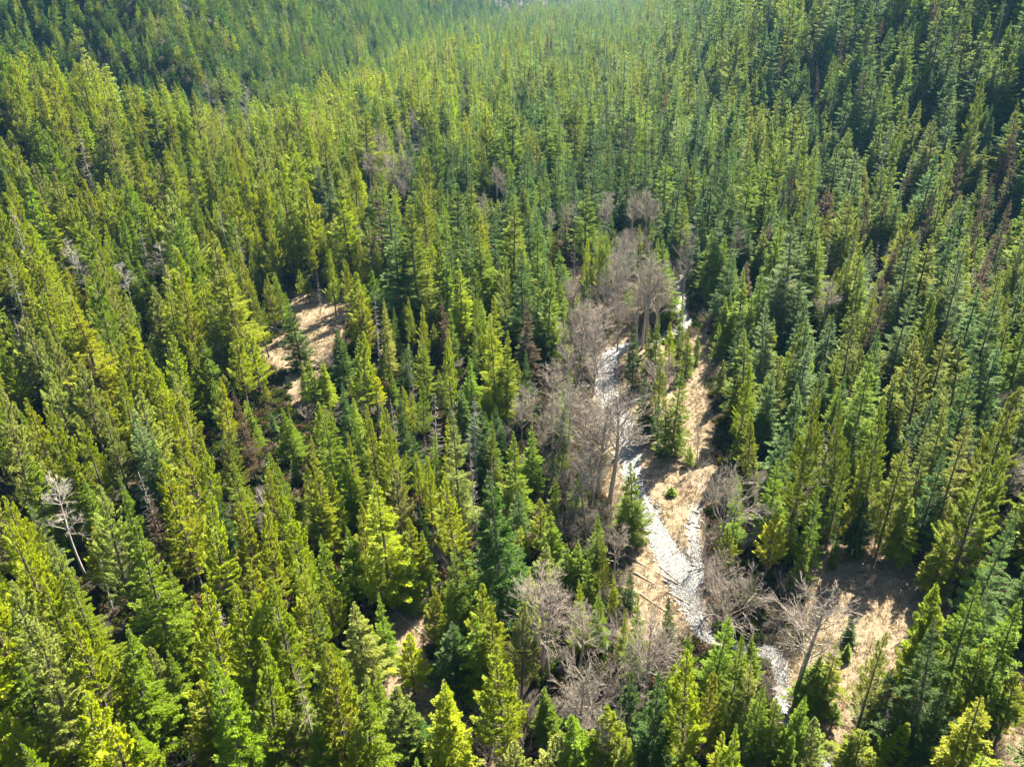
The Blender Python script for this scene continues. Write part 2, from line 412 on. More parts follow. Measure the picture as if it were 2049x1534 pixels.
def grow(mb, p, d, L, r, depth, g, spread, upw, kids, mn=0.012, twig=None):
    """a limb with its forks"""
    n = 4 if depth > 1 else 3
    P = [np.array(p)]; dd = np.array(d, float)
    for i in range(n):
        dd = dd + g.normal(0, 0.11, 3) + np.array([0, 0, upw]); dd /= np.linalg.norm(dd)
        P.append(P[-1] + dd * L / n)
    k = 6 if depth >= 3 else (4 if depth == 2 else 3)
    tgt = mb if depth >= 2 or twig is None else twig
    tgt.tube(P, np.maximum(np.linspace(r, r * 0.45, n + 1), mn * 0.6), k, cap=False)
    if depth == 0: return
    for j in range(kids[depth - 1]):
        t = g.uniform(0.25, 1.0) if j else 1.0
        q = np.array([np.interp(t * n, np.arange(n + 1), [pp[c] for pp in P]) for c in range(3)])
        a = g.normal(0, 1, 3); a -= a.dot(dd) * dd; a /= np.linalg.norm(a) + 1e-9
        sp = spread * g.uniform(0.6, 1.3)
        nd = dd * math.cos(sp) + a * math.sin(sp)
        grow(mb, q, nd, L * g.uniform(0.5, 0.78) * (0.72 + 0.28 * (1 - t) + 0.1), max(r * 0.52 * (1 - 0.35 * t), mn), depth - 1, g, spread, upw, kids, mn, twig)

def make_bare(seed, form):
    g = np.random.default_rng(seed); tr, tw = MB(), MB()
    if form == 'tall':     # cottonwood: clean stem, upswept narrow crown
        H = 20; zz = np.linspace(0, 17, 10); bx = 0.5 * np.sin(zz / 6 + seed); by = 0.5 * np.cos(zz / 5 + seed * 2) - 0.5 * math.cos(seed * 2)
        P = np.stack([bx - bx[0], by - by[0], zz - 0.3 * (zz == 0)], 1); tr.tube(P, 0.30 * (1 - zz / 20) ** 0.9 + 0.02, 8)
        for i in range(26):
            z = g.uniform(7.0, 16.8); a = i * 2.4 + g.normal(0, 0.4); f = (z - 7) / 10
            q = np.array([np.interp(z, zz, P[:, 0]), np.interp(z, zz, P[:, 1]), z])
            e = g.uniform(0.6, 1.1)
            d = np.array([math.cos(a) * math.cos(e), math.sin(a) * math.cos(e), math.sin(e)])
            grow(tr, q, d, g.uniform(2.2, 3.8) * (1.15 - 0.55 * f), 0.085 * (1.2 - f * 0.6), 3, g, 0.55, 0.05, [3, 4, 4], 0.018, tw)
    elif form == 'broad':  # old cottonwood: forked stem, wide rounded crown
        fork = g.uniform(4, 6); tr.tube([(0.12 * math.sin(q), 0.04 * q, q * fork / 5 - 0.3) for q in range(6)], np.linspace(0.32, 0.20, 6), 9)
        for i in range(6):
            a = i * 1.05 + g.normal(0, 0.3); e = g.uniform(0.85, 1.35)
            d = np.array([math.cos(a) * math.cos(e), math.sin(a) * math.cos(e), math.sin(e)])
            grow(tr, (-0.1, 0.18, fork - 0.35 - 0.12 * i), d, g.uniform(4.6, 6.0), 0.12, 4, g, 0.55, 0.055, [4, 4, 4, 4], 0.017, tw)
    elif form == 'shrub':  # many-stemmed alder or willow
        for i in range(7):
            a = g.uniform(0, 6.28); e = g.uniform(0.85, 1.4)
            d = np.array([math.cos(a) * math.cos(e), math.sin(a) * math.cos(e), math.sin(e)])
            grow(tr, (g.normal(0, .25), g.normal(0, .25), -0.1), d, g.uniform(6, 10), 0.06, 3, g, 0.42, 0.06, [3, 3, 4], 0.018, tw)
    elif form == 'snag':   # dead conifer: straight tapering pole with short curved dead limbs
        zz = np.linspace(0, 20, 10); tr.tube(np.stack([0.15 * np.sin(zz / 5 + seed), 0.1 * np.cos(zz / 4), zz - 0.3 * (zz == 0)], 1), 0.20 * (1 - zz / 20) + 0.018, 7)
        for i in range(110):
            z = g.uniform(3.5, 19.6) ; a = i * 2.4 + g.normal(0, 0.5); L = (0.35 + 2.2 * (1 - z / 20) ** 0.8) * g.uniform(0.5, 1.1)
            q = np.array([0.15 * math.sin(z / 5 + seed), 0.1 * math.cos(z / 4), z]); d = np.array([math.cos(a), math.sin(a), 0])
            P = [q, q + d * L * .5 + np.array([0, 0, -.12 * L]), q + d * L + np.array([0, 0, .02 * L])]
            tw.tube(P, [0.028, 0.02, 0.008], 3, cap=False)
            for _ in range(2):
                e = P[1] + (P[2] - P[1]) * g.uniform(0, .8); tw.tube([e, e + g.normal(0, .18, 3) * L + d * .2 * L], [0.014, 0.006], 3, cap=False)
    elif form == 'pale':   # dead birch-like tree, white stem with a fine fuzzy crown
        zz = np.linspace(0, 18, 9); P = np.stack([0.4 * np.sin(zz / 5 + seed), 0.3 * np.cos(zz / 6), zz], 1); tr.tube(P, 0.17 * (1 - zz / 19) + 0.015, 7)
        for i in range(34):
            z = g.uniform(8, 17.6); a = i * 2.4 + g.normal(0, .4); q = np.array([np.interp(z, zz, P[:, 0]), np.interp(z, zz, P[:, 1]), z]); e = g.uniform(0.3, 0.9)
            d = np.array([math.cos(a) * math.cos(e), math.sin(a) * math.cos(e), math.sin(e)])
            grow(tr, q, d, g.uniform(1.2, 2.4) * (1.2 - (z - 8) / 14), 0.045, 2, g, 0.6, 0.04, [5, 5], 0.012, tw)
    return tr, tw

PROTO = {}
for kind, n in (('spruce', 6), ('fir', 5), ('pine', 6)):
    PROTO[kind] = []
    for i in range(n):
        tr, cr = make_conifer(100 * len(PROTO) + i * 7 + 3, kind, 8.5)
        PROTO[kind].append((tr.mesh(kind + '_trunk', M_BARK, True), cr.mesh(kind + '_crown', M_NEEDLE)))
FORMS = {'tall': (5, M_ALDER), 'broad': (4, M_ALDER), 'shrub': (4, M_ALDER), 'snag': (4, M_GREYWOOD), 'pale': (3, M_PALE)}
for k, (n, mat) in FORMS.items():
    PROTO[k] = []
    for i in range(n):
        tr, tw = make_bare(500 + 31 * i + len(k), k)
        PROTO[k].append((tr.mesh(k + '_trunk', mat, True), tw.mesh(k + '_twigs', mat)))

# ------------------------------------------------------------------ where the trees stand
# foliage colours; the darker ones also stand in for shade on the far hill
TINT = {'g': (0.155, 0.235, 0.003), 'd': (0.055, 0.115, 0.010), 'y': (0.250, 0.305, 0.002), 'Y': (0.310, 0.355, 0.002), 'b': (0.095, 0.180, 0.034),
        'o': (0.185, 0.235, 0.004), 'p': (0.240, 0.280, 0.045), 's': (0.155, 0.225, 0.075), 'r': (0.120, 0.078, 0.044), 'n': (0.120, 0.088, 0.058)}
TNAME = {'g': 'green', 'd': 'dark green', 'y': 'yellow-green', 'Y': 'golden-green', 'b': 'blue-green', 'o': 'olive green', 'p': 'pale green', 's': 'silvery green', 'r': 'rust-brown', 'n': 'grey-brown'}
HAND = """
145 1225 22 3.2 P y;235 1262 18 2.8 S g;300 1290 10 1.9 P p;335 1305 11 1.8 S g;400 1190 21 2.8 P y;430 1285 24 3.2 S g;468 1160 24 2.8 P y;270 1452 16 2.8 S g
150 1385 18 3.0 P y;212 1440 17 3.0 P Y;18 1160 24 3.3 P p;42 1250 24 3.2 P p;10 1420 17 3.0 P y;60 1480 16 2.4 S g;515 1155 22 2.6 P y;548 1160 22 2.6 P o
638 1166 25 2.9 S g;600 1140 18 2 P y;708 1198 14 2.3 F p;757 1183 12 1.3 S g;816 1265 9.5 1.9 P Y;872 1165 11 1.6 P y;886 1156 13 1.2 S g;985 1200 15 2.1 S y
950 1232 13 2.1 S g;905 1238 12 2.4 F d;1000 1290 18 2.7 P y;888 1342 15 2.6 S y;797 1362 13 2.2 P p;745 1330 14 1.7 S g;828 1400 10 1.9 S d;578 1335 10 1.6 S g
655 1292 21 2.7 P y;712 1352 18 2.5 S g;640 1450 13 2.3 S g;705 1455 13 2.3 P y;830 1518 10 1.4 S g;852 1522 10 1.5 S g;570 1412 12 2.2 P p;500 1300 20 2.6 P y
1162 1153 12 1.1 S y;1201 1172 10 1.2 S g;1281 1193 13 1.3 S g;1247 1215 9 0.9 S y;1345 1190 9 1.0 S d;1447 1217 14 1.8 F g;1380 1262 8 1.1 S g;1391 1296 19 2.5 P Y
1427 1328 14 1.7 P y;1484 1262 15 1.6 S g;1320 1335 16 2.2 S d;1038 1205 15 1.8 P p;1097 1370 8 1.6 S g;1163 1424 15 3.0 S g;1215 1408 14 2.6 P o;1098 1466 13 2.4 P p
1030 1480 9 1.8 P p;1262 1482 12 2.3 F o;1385 1500 9 1.5 S g;1455 1465 14 1.9 S y;1487 1448 17 1.9 S y;1512 1322 13 1.7 F p;1530 1362 13 1.6 S g;1255 1340 13 1.9 S d;1345 1320 13 1.5 F g
1709 1230 4.6 0.9 S d;1700 1284 2.6 0.7 S g;1766 1257 15 1.6 P p;1778 1328 10 1.6 S d;1674 1283 9.5 1.4 F y;1640 1310 8.5 2.0 S g;1606 1380 12 1.7 F g;1675 1404 4 1 P g
1876 1222 18 2.7 P y;1915 1242 22 2.8 F d;1908 1168 20 2.9 P y;1965 1156 22 2.8 F g;1972 1280 15 2.1 P y;1986 1396 18 3.1 F y;1735 1450 9 2.3 P o;2045 1190 20 2.8 F g
1640 1440 9 1.6 P p;1560 1395 10 1.5 F g;1800 1440 10 2 P y;2046 1340 11 1.8 P y;1590 1462 10 1.5 S g
1827 995 11 2.2 F y;1905 1045 12 2.4 F y;1972 925 22 3.1 P o;2012 1010 20 2.1 F b;1618 1070 9.5 1.3 S g;1552 1024 11 2.0 P Y;1684 1042 8 0.8 S g;1736 985 11 1.8 F d
1640 965 15 1.6 F g;1697 878 18 1.5 F g;1560 914 15 1.9 F g;1870 843 19 2.0 F p;1938 822 21 2.3 F p;1912 784 20 2 F p;1642 757 28 2.5 P o;1574 850 16 1.9 F b
1780 784 24 2.4 P o;2022 772 25 3 P o;1885 902 17 2.2 F b;1715 790 22 2.2 P o;1740 905 16 1.7 F y;1812 870 19 2.4 F o;2000 880 21 2.4 P o;1480 960 11 1.4 S g;1590 1000 10 1.4 S g
1277 921 14.5 2.1 S g;1257 968 9 1.7 S g;1292 742 13 1.5 S d;1358 725 18 2.2 S g;1326 705 15 1.7 P p;1322 800 9 1.2 F b;1303 790 9 1.3 S d;1340 800 11 1.5 S d
1272 640 15 1.9 S d;1300 652 13 1.8 S g;1316 630 15 1.7 F g;1346 643 13 1.7 P y;1362 600 14 1.4 F g;1382 652 11 1.6 S g;1366 655 9 1.2 F g;1443 642 10 1.5 S g
1345 972 1.8 0.8 S g;1500 722 18 2.1 P y;1450 716 10 1.4 P p;1512 826 13 1.8 P y;1478 846 8 1 S g;1398 660 8 1 S g;1382 890 4 1 S g
1064 850 13 1.8 S g;1030 862 16 2.2 S g;1115 955 9 1.6 S g;1153 925 9 1.1 S g;1082 998 11 1.6 P y;1108 1020 11 1.8 S g;1195 1025 11 1.4 S g;1158 1078 9 1.6 S g
1183 1112 9 1.4 S g;1211 1075 10 1.0 P Y;1233 1140 8 0.9 S y;1259 1136 7 0.9 S d;1090 1075 10 1.8 P p;1135 1085 9 1.6 S g;1060 1130 12 1.8 S y
748 950 21 3.1 F Y;717 1006 15 1.8 P y;697 1050 12 1.7 S g;898 948 17 2.2 P Y;996 930 24 3.6 S d;788 936 13 2.1 P p;820 1036 12 2.0 P y;846 1015 8 1.4 S d
530 935 18 2.1 P y;582 986 20 2.3 P y;627 874 20 1.9 S y;605 925 15 1.8 P o;655 942 13 1.7 P y;628 972 13 1.8 P y;693 862 17 1.8 S y;686 914 13 2.0 S g;645 1064 14 1.8 S g
852 896 15 1.6 P y;905 826 22 2.5 F p;892 824 17 1.3 S y;865 861 15 1.5 S g;984 828 14 1.4 S g;700 802 18 1.5 S g;737 805 17 2.0 P y;780 815 19 2.0 P y;650 820 19 2.0 F g
762 808 17 1.6 S y;560 925 17 1.8 S g;808 1085 11 1.9 S g;845 1060 9 1.5 S g;912 1080 14 1.7 S g;925 1065 13 1.7 S g;650 1140 12 1.8 P y;520 1010 18 2 P y
90 802 22 2.5 P y;158 826 20 2.2 P y;206 810 17 2.0 P p;262 808 20 2.3 F s;356 822 22 2.5 P y;335 913 22 3.1 P y;232 955 16 2.0 S g;186 972 22 3.0 P p;160 950 14 2 S g
262 1032 24 3.1 S g;66 1004 15 1.6 F s;105 1075 15 1.9 P p;15 985 20 2.6 P y;30 1035 22 3.0 P y;460 904 15 1.8 S g;395 870 19 2 P y;400 985 20 2.6 P y;485 1000 16 2.4 P y
120 900 16 2.1 S g;40 905 18 2.4 S g;300 870 15 2 S d;430 960 14 2 S d;345 1010 14 2 P y;130 1130 17 2.2 S g;330 1130 16 2 S g;90 1170 16 2.3 P y;20 1330 18 2.8 S g
584 610 15 2.6 S d;678 653 14 2.3 S d;715 583 17 2.9 P Y;712 660 19 2.9 P y;746 730 11 2.3 P Y;641 718 10 1.8 S y;616 708 12 1.7 S g;603 722 9 1.5 S g;766 590 18 1.8 F p
787 612 13 1.3 S g;817 592 14 1.5 P y;842 608 15 1.6 P y;856 572 13 1 F g;598 538 9 1.4 P y;611 540 9 1.3 P y;531 545 15 1.8 P y;552 550 13 2 P y;570 580 12 1.6 S g;1005 512 20 2.2 P p
958 590 19 2.2 P y;985 586 20 2.3 F y;986 626 21 2.6 S y;1008 662 18 2.3 S y;896 690 15 2 P y;940 712 12 2 F g;512 570 17 1.9 P o;690 515 16 1.9 P y;655 500 17 1.9 P y
540 440 20 1.9 P y;572 425 20 2.1 P y;610 430 20 1.9 P y;720 470 18 2 P y;750 480 17 1.6 P y;1176 470 17 1.8 P Y;1200 465 17 1.9 P y;1218 455 18 1.7 P y;1075 440 22 3 S g
"""
BROWN = """1050 600 19 2.3 r;890 588 16 1.5 r;1868 372 24 2.2 n;1935 305 24 2.4 n;2030 240 26 2.4 n;1985 350 24 2.3 n;2020 395 25 2.6 n;1958 420 22 1.9 n;1825 330 20 2 n;1790 480 18 1.8 n
474 772 18 1.7 r;300 985 17 1.7 r;1590 330 20 1.7 n;1500 60 26 2.2 n;1640 30 26 2.2 n;1690 50 26 2.2 n;1560 110 24 2 n;600 60 20 2 r;560 140 18 1.8 r;430 160 18 1.5 r;700 150 18 2 n;380 350 20 1.7 n
1770 560 20 1.6 n;2040 300 24 2.4 n;1735 400 18 1.6 n;1460 90 24 2 n;320 330 18 1.6 r;720 40 22 2 n;1080 1000 9 1.3 r;1125 965 8 1 r"""
# u, v of the top, height, crown radius scale, form
BARE = """750 245 20 1.1 tall;735 300 17 1.1 tall;765 270 19 1.1 tall;785 300 19 1 tall;815 290 20 1 tall;800 250 15 1 tall;825 215 17 1 tall;840 240 15 .9 tall;805 345 14 1 tall
928 190 15 1.1 tall;992 320 16 .9 tall;1005 345 13 .8 tall;1150 362 19 1.0 broad;1222 385 16 .9 tall;1215 380 14 .8 shrub;1268 375 17 1 tall;1295 372 18 1 tall;1310 385 16 1 tall
1285 420 17 1 broad;1250 450 16 1 tall;1232 480 20 1.1 tall;1245 500 19 1 tall;1260 480 15 .9 tall;1308 500 23 1.1 tall;1325 505 22 1 tall;1295 515 21 1 tall;1282 560 15 .9 shrub;1105 410 14 .7 tall
1380 445 22 .7 tall;1165 590 15 1.1 shrub;1150 605 14 1 tall;1195 590 15 1.1 shrub;1172 640 14 1 shrub;1200 640 12 1 shrub;1185 620 16 1 tall;1128 640 12 1 shrub;1140 680 12 .9 shrub
1185 690 13 1 shrub;1110 720 12 .9 shrub;1120 750 17 1.2 tall;1140 745 17 1.1 tall;1105 790 12 1 tall;1230 735 24 1.1 tall;1205 760 21 1.2 tall;1165 790 14 1 shrub;1130 830 10 .9 shrub
1190 870 13 1.2 tall;1178 900 14 1.1 tall;1320 710 12 1 shrub;1335 702 12 .9 tall;1412 745 5 1.0 shrub;1404 830 10 .5 tall;1466 886 18 1.3 broad;1500 990 10 .9 shrub
1478 1082 17 1.25 broad;1440 1060 13 1 broad;1515 1120 11 .9 broad;1420 1130 9 1 shrub;1645 1150 19 1.2 tall;1600 1180 9 1 shrub;1080 1125 17 1.2 tall;1098 1150 16 1.1 tall;1060 1190 10 .8 shrub
1160 1190 13 1.1 tall;1190 1210 18 1.05 broad;1310 1230 15 1.1 tall;1330 1245 13 1.1 tall;1250 1280 11 .9 shrub;1165 1340 12 1 shrub;1200 1400 14 .9 tall
1236 1035 12 .9 tall;1228 1100 9 .8 shrub;1130 1010 11 1 shrub;1040 780 12 .9 tall;1022 800 11 .8 shrub;1060 760 12 .8 shrub;2035 900 12 1 shrub;2045 950 11 1 shrub;2030 730 14 1 broad
1540 1240 8 .9 shrub;1560 1280 7 .9 shrub;1505 1490 8 1 shrub;1560 1500 7 .8 shrub;1665 560 14 .9 shrub;1480 440 16 .8 tall;965 385 12 .8 shrub;1590 1250 8 .8 shrub;1440 700 5 .8 shrub
1300 720 10 .8 shrub;1195 960 10 .8 shrub;1215 820 8 .8 shrub;1130 900 9 .8 shrub;1240 580 14 .9 tall;1215 540 14 .9 shrub;1590 1225 8 .6 shrub"""
DEAD = """492 170 14 1.3 pale;310 475 16 1.5 pale;236 515 15 1.6 pale;128 470 16 1.3 pale;150 500 15 1.3 pale;98 938 18 1.2 pale;12 530 24 1.2 snag;25 640 16 1.3 snag;862 785 14 1.2 snag;900 795 12 .9 snag
942 790 17 1.3 snag;946 915 14 1 snag;938 870 12 .6 snag;1662 842 17 1.6 snag;1780 470 14 1.2 snag;604 1340 13 .9 snag;1797 1372 12 .6 snag;150 250 24 1.2 snag;270 440 20 1 snag;785 800 14 .9 snag
1960 960 18 .9 snag;1830 870 14 .8 snag;1790 935 12 .8 snag;975 905 9 .8 snag;520 960 13 .8 pale;280 940 14 1.2 snag;820 690 14 .6 snag;80 1385 13 1.4 snag;440 1195 12 1.3 snag;1150 470 15 .5 snag
1140 540 15 .5 snag;630 540 12 .6 snag;745 590 16 1.2 snag;1665 460 15 1 snag;1270 1120 8 .5 snag"""
SP = {'S': 'spruce', 'F': 'fir', 'P': 'pine'}
trees = []   # dict: kind, x, y, h, r, tint, hand
def place(u, v, h, **k):
    x, y = ground_hit(u, v, h); trees.append(dict(x=x, y=y, h=h, hand=True, **k))
def rows(txt): return [q.split() for line in txt.strip().splitlines() for q in line.split(';') if q.strip()]
for q in rows(HAND): place(float(q[0]), float(q[1]), float(q[2]), r=float(q[3]), kind=SP[q[4]], tint=q[5])
for q in rows(BROWN): place(float(q[0]), float(q[1]), float(q[2]), r=float(q[3]), kind='brown', tint=q[4])
for q in rows(BARE):
    if q[4] == 'shrub' and float(q[2]) >= 12: q[4] = 'tall'; q[3] = '1.25'
    place(float(q[0]), float(q[1]), float(q[2]), r=float(q[3]), kind=q[4], tint='n')
for q in rows(DEAD): place(float(q[0]), float(q[1]), float(q[2]), r=float(q[3]), kind=q[4], tint='n')
NH = len(trees)

# the rest of the forest: jittered grid, thinned near hand-placed trees, openings and water
def scatter():
    out = []
    for (y0, y1, s, only_hill) in ((-40, 230, 5.0, 0), (230, 520, 6.2, 0), (520, 1000, 6.8, 0), (1000, 2400, 8.2, 0), (360, 1300, 5.4, 1)):
        xm = 0.85 * y1 + 90
        xs, ys = np.arange(-xm, xm + 260 * (y1 > 500), s), np.arange(y0, y1, s)
        X, Y = np.meshgrid(xs, ys); X = X + (np.arange(len(ys)) % 2)[:, None] * s / 2
        X = (X + rng.uniform(-.42, .42, X.shape) * s).ravel(); Y = (Y + rng.uniform(-.42, .42, Y.shape) * s).ravel()
        keep = (X > -0.80 * Y - 70) & (X < 0.80 * Y + 70 + 0.1 * np.maximum(Y, 0))
        X, Y = X[keep], Y[keep]
        if only_hill:
            d_, s_, _ = seg_dist(X, Y, FOOT_D); keep = (s_ > 0) & (d_ > 6) & (d_ < 190); X, Y = X[keep], Y[keep]
        gap = vnoise(X, Y, 26, 11) + 0.6 * vnoise(X, Y, 9, 12)
        keep = gap > -0.95 + 0.25 * (Y < 120) - only_hill
        X, Y = X[keep], Y[keep]
        Z = base_z(X, Y); u, v, dep = project(np.stack([X, Y, Z + 18], -1))
        keep = (dep > 0) | (Y < 60)
        keep &= ~((dep > 0) & (v < -160) & (Z > 120))
        out.append(np.stack([X[keep], Y[keep]], 1))
    return np.concatenate(out)
S = scatter()
nearm = S[:, 1] < 620
sd = np.full(len(S), 1e3); sd[nearm] = open_sd(S[nearm, 0], S[nearm, 1])
ch = np.full(len(S), 1e3); ch[nearm] = channel(S[nearm, 0], S[nearm, 1])
keep = (sd > 0.8) & (ch > np.where(S[:, 1] > 235, 0.2, 2.0)) & ~((np.hypot(S[:, 0], S[:, 1]) < 26))
S = S[keep]
HP = np.array([(t['x'], t['y'], t['r'] if t['kind'] in ('spruce', 'fir', 'pine', 'brown') else 1.2, t['h']) for t in trees])
keep = np.ones(len(S), bool)
nm = np.where(S[:, 1] < 620)[0]
for a in range(0, len(nm), 2000):
    ii = nm[a:a + 2000]; d = np.hypot(S[ii, 0][:, None] - HP[None, :, 0], S[ii, 1][:, None] - HP[None, :, 1])
    keep[ii] = (d > HP[None, :, 2] + 1.3).all(1)
S = S[keep]
Su, Sv, Sd = project(np.stack([S[:, 0], S[:, 1], base_z(S[:, 0], S[:, 1]) + 10], -1))
in_alder = inside(S[:, 0], S[:, 1], ALDER)
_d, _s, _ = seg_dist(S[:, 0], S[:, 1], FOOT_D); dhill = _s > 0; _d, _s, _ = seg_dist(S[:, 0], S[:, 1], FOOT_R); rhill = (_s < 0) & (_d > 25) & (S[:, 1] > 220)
n1 = vnoise(S[:, 0], S[:, 1], 60, 21); n2 = vnoise(S[:, 0], S[:, 1], 18, 22)
Hu, Hv, Hd = project(np.stack([HP[:, 0], HP[:, 1], base_z(HP[:, 0], HP[:, 1]) + HP[:, 3] * 0.6], -1))
for i in range(len(S)):
    x, y = S[i]; q = rng.uniform()
    h = float(np.clip(rng.normal(18 + 2.5 * n1[i] + 1.5 * n2[i], 5.2), 5, 30)) * (0.74 if dhill[i] else (1.32 if rhill[i] else 1.08 if y > 300 else 1))
    if y < 150 and not (abs(Su[i] - 1024) > 800): h *= 0.74         # younger stand on the near flats
    if q < 0.16: h *= 0.55
    # ground seen open in the photograph stays in view behind this tree
    if 20 < y < 260:
        z0 = float(base_z(x, y)); cut_ = 0
        for f in (1.0, 0.7, 0.4):
            k_ = 75.0 / (75.0 - z0 - h * f); cut_ += open_sd(np.array([x * k_]), np.array([y * k_]))[0] < -0.5
        if cut_ and rng.uniform() < 0.93:
            h *= 0.3
            if h < 4 or cut_ == 3: continue
    # a random tree must not stand in front of one measured from the photograph
    if y < 430 and -80 < Su[i] < 2130:
        Pz = float(base_z(x, y)); ut, vt, dt = project((x, y, Pz + h)); ub, vb, db = project((x, y, Pz))
        wpx = FPX * 1.7 / dt
        hit = (np.abs(Hu - (ut + ub) / 2) < wpx + 9) & (Hv > vt - 6) & (Hv < vb) & (Hd > dt + 1)
        if hit.any():
            lim = Hv[hit].min()
            if rng.uniform() < 0.30: continue
            h *= 0.55
            if h < 3.5: continue
    left = np.clip((-0.06 * y - x) / (30 + 0.15 * y), -1, 1)        # the west side grows yellower pine, the east bluer fir
    pp = 0.38 + 0.34 * left + 0.22 * n1[i]; pf = 0.26 - 0.24 * left - 0.15 * n1[i]
    q = rng.uniform()
    kind = 'pine' if q < pp else ('fir' if q < pp + pf else 'spruce')
    if in_alder[i] and rng.uniform() < 0.15:
        kind = str(rng.choice(['shrub', 'tall', 'shrub'])); h *= 0.75
    elif y < 620 and rng.uniform() < 0.012: kind = 'snag'
    elif rng.uniform() < (0.006 if left > -0.2 else 0.022): kind = 'brown'
    r = h * rng.uniform(0.105, 0.19) if h > 12 else h * rng.uniform(0.14, 0.21)
    pk = int(np.clip((n2[i] * .5 + n1[i] * .3 + .5 + rng.normal(0, .16)) * 6, 0, 5))
    if kind == 'pine': tint = (['o', 'g', 'y', 'y', 'p', 'y'] if left > -.25 else ['g', 'b', 'o', 'o', 'p', 'o'])[pk]
    elif kind == 'fir': tint = ['b', 'd', 'g', 'b', 's', 'o'][pk]
    elif kind == 'brown': tint = str(rng.choice(['r', 'n', 'n']))
    else: tint = (['d', 'g', 'g', 'o', 'g', 'y'] if left > 0 else ['d', 'g', 'g', 'g', 'o', 'b'])[pk]
    if dhill[i] and rng.uniform() < .8: tint = str(rng.choice(['d', 'b', 'd', 'g']))  # mostly dark tints: the hillside's shade is put into the crown colour
    if kind in FORMS: r = rng.uniform(0.8, 1.1)
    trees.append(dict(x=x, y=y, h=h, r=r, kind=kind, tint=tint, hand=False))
X = np.array([t['x'] for t in trees]); Y = np.array([t['y'] for t in trees]); Z = terrain(X, Y)
def jit(c):
    a = np.array(TINT[c]) * rng.uniform(0.82, 1.2) * rng.uniform(0.93, 1.07, 3); return [float(q) for q in a]
for i, t in enumerate(trees):
    t['z'] = float(Z[i]) - 0.1; t['rgb'] = jit(t['tint']); t['rot'] = float(rng.uniform(0, 6.28)); t['lean'] = (float(rng.normal(0, .028)), float(rng.normal(0, .028)))
    base = 'fir' if t['kind'] == 'brown' else t['kind']
    if t['kind'] == 'broad': t['r'] *= 0.85
    t['mesh'] = base; t['pi'] = int(rng.integers(len(PROTO[base])))
print('trees', len(trees))

# how much of each tree the photograph's viewpoint shows (coarse depth order)
SCL = 4.0; GW, GH = int(2049 / SCL), int(1534 / SCL)
own = -np.ones((GH, GW), np.int32)
Zt = np.array([t['z'] + t['h'] for t in trees]); Zb = np.array([t['z'] for t in trees])
ut, vt, dt = project(np.stack([X, Y, Zt], -1)); ub, vb, db = project(np.stack([X, Y, Zb], -1))
cand = np.where((dt > 8) & (vb > -10) & (vt < 1544) & (ut > -120) & (ut < 2170) & (np.hypot(X, Y) < 900))[0]
cand = cand[np.argsort(np.hypot(X[cand], Y[cand]))]
vis = np.zeros(len(trees), int)
for i in cand:
    t = trees[i]; rad = t['r'] if t['mesh'] in ('spruce', 'fir', 'pine') else {'tall': 1.4, 'broad': 3.5, 'shrub': 2, 'snag': 0.6, 'pale': 1.2}[t['mesh']]
    y0, y1 = vt[i] / SCL, vb[i] / SCL; rp = FPX * rad / dt[i] / SCL
    a, b = max(0, int(y0)), min(GH - 1, int(y1))
    dv = max(y1 - y0, 1)
    for yy in range(a, b + 1):
        f = (yy - y0) / dv
        xc = (ut[i] + (ub[i] - ut[i]) * f) / SCL; hwid = rp * min(1, 0.12 + 1.1 * f) if f < .92 else rp * .5
        xa, xb = max(0, int(round(xc - hwid))), min(GW, int(round(xc + hwid)) + 1)
        if xb <= xa: continue
        row = own[yy, xa:xb]; m = row < 0; vis[i] += int(m.sum()); row[m] = i
# ------------------------------------------------------------------ ground
def axis(lo, hi, fine_lo, fine_hi, s, grow_):
    a = list(np.arange(fine_lo, fine_hi + s, s)); st = s
    while a[-1] < hi: st = min(st * grow_, 40); a.append(a[-1] + st)
    st = s
    while a[0] > lo: st = min(st * grow_, 40); a.insert(0, a[0] - st)
    return np.array(a)
gx, gy = axis(-2600, 3200, -90, 110, 1.0, 1.035), axis(-160, 4200, 20, 250, 1.0, 1.03)
GX, GY = np.meshgrid(gx, gy); gz = terrain(GX, GY)
V = np.stack([GX, GY, gz], -1).reshape(-1, 3); nx, ny = len(gx), len(gy)
ii = (np.arange(ny - 1)[:, None] * nx + np.arange(nx - 1)).ravel()
F = np.stack([ii, ii + 1, ii + nx + 1, ii + nx], 1)
mb = MB(); mb.add(V, F); gm = mb.mesh('ground', M_GROUND, True)
fx, fy = V[:, 0], V[:, 1]; near = (fy < 620) & (np.abs(fx) < 380)
dry = np.zeros(len(V)); bed = np.zeros(len(V))
o_ = open_sd(fx[near], fy[near]) + 2.6 * vnoise(fx[near], fy[near], 8, 61) + 1.6 * vnoise(fx[near], fy[near], 3.1, 62) + 0.6; c_ = channel(fx[near], fy[near])
al = np.minimum(poly_sd(fx[near], fy[near], ALDER), 30)
dry[near] = np.maximum(np.clip(0.5 - o_ / 5.0, 0, 1), 0.42 * np.clip(0.5 - al / 8, 0, 1))
bed[near] = np.clip(0.75 - c_ / 2.2, 0, 1)
for nme, arr in (('dry', dry), ('bed', bed)):
    a = gm.attributes.new(nme, 'FLOAT', 'POINT'); a.data.foreach_set('value', arr.astype(np.float32))
link('ground', gm, kind='structure')
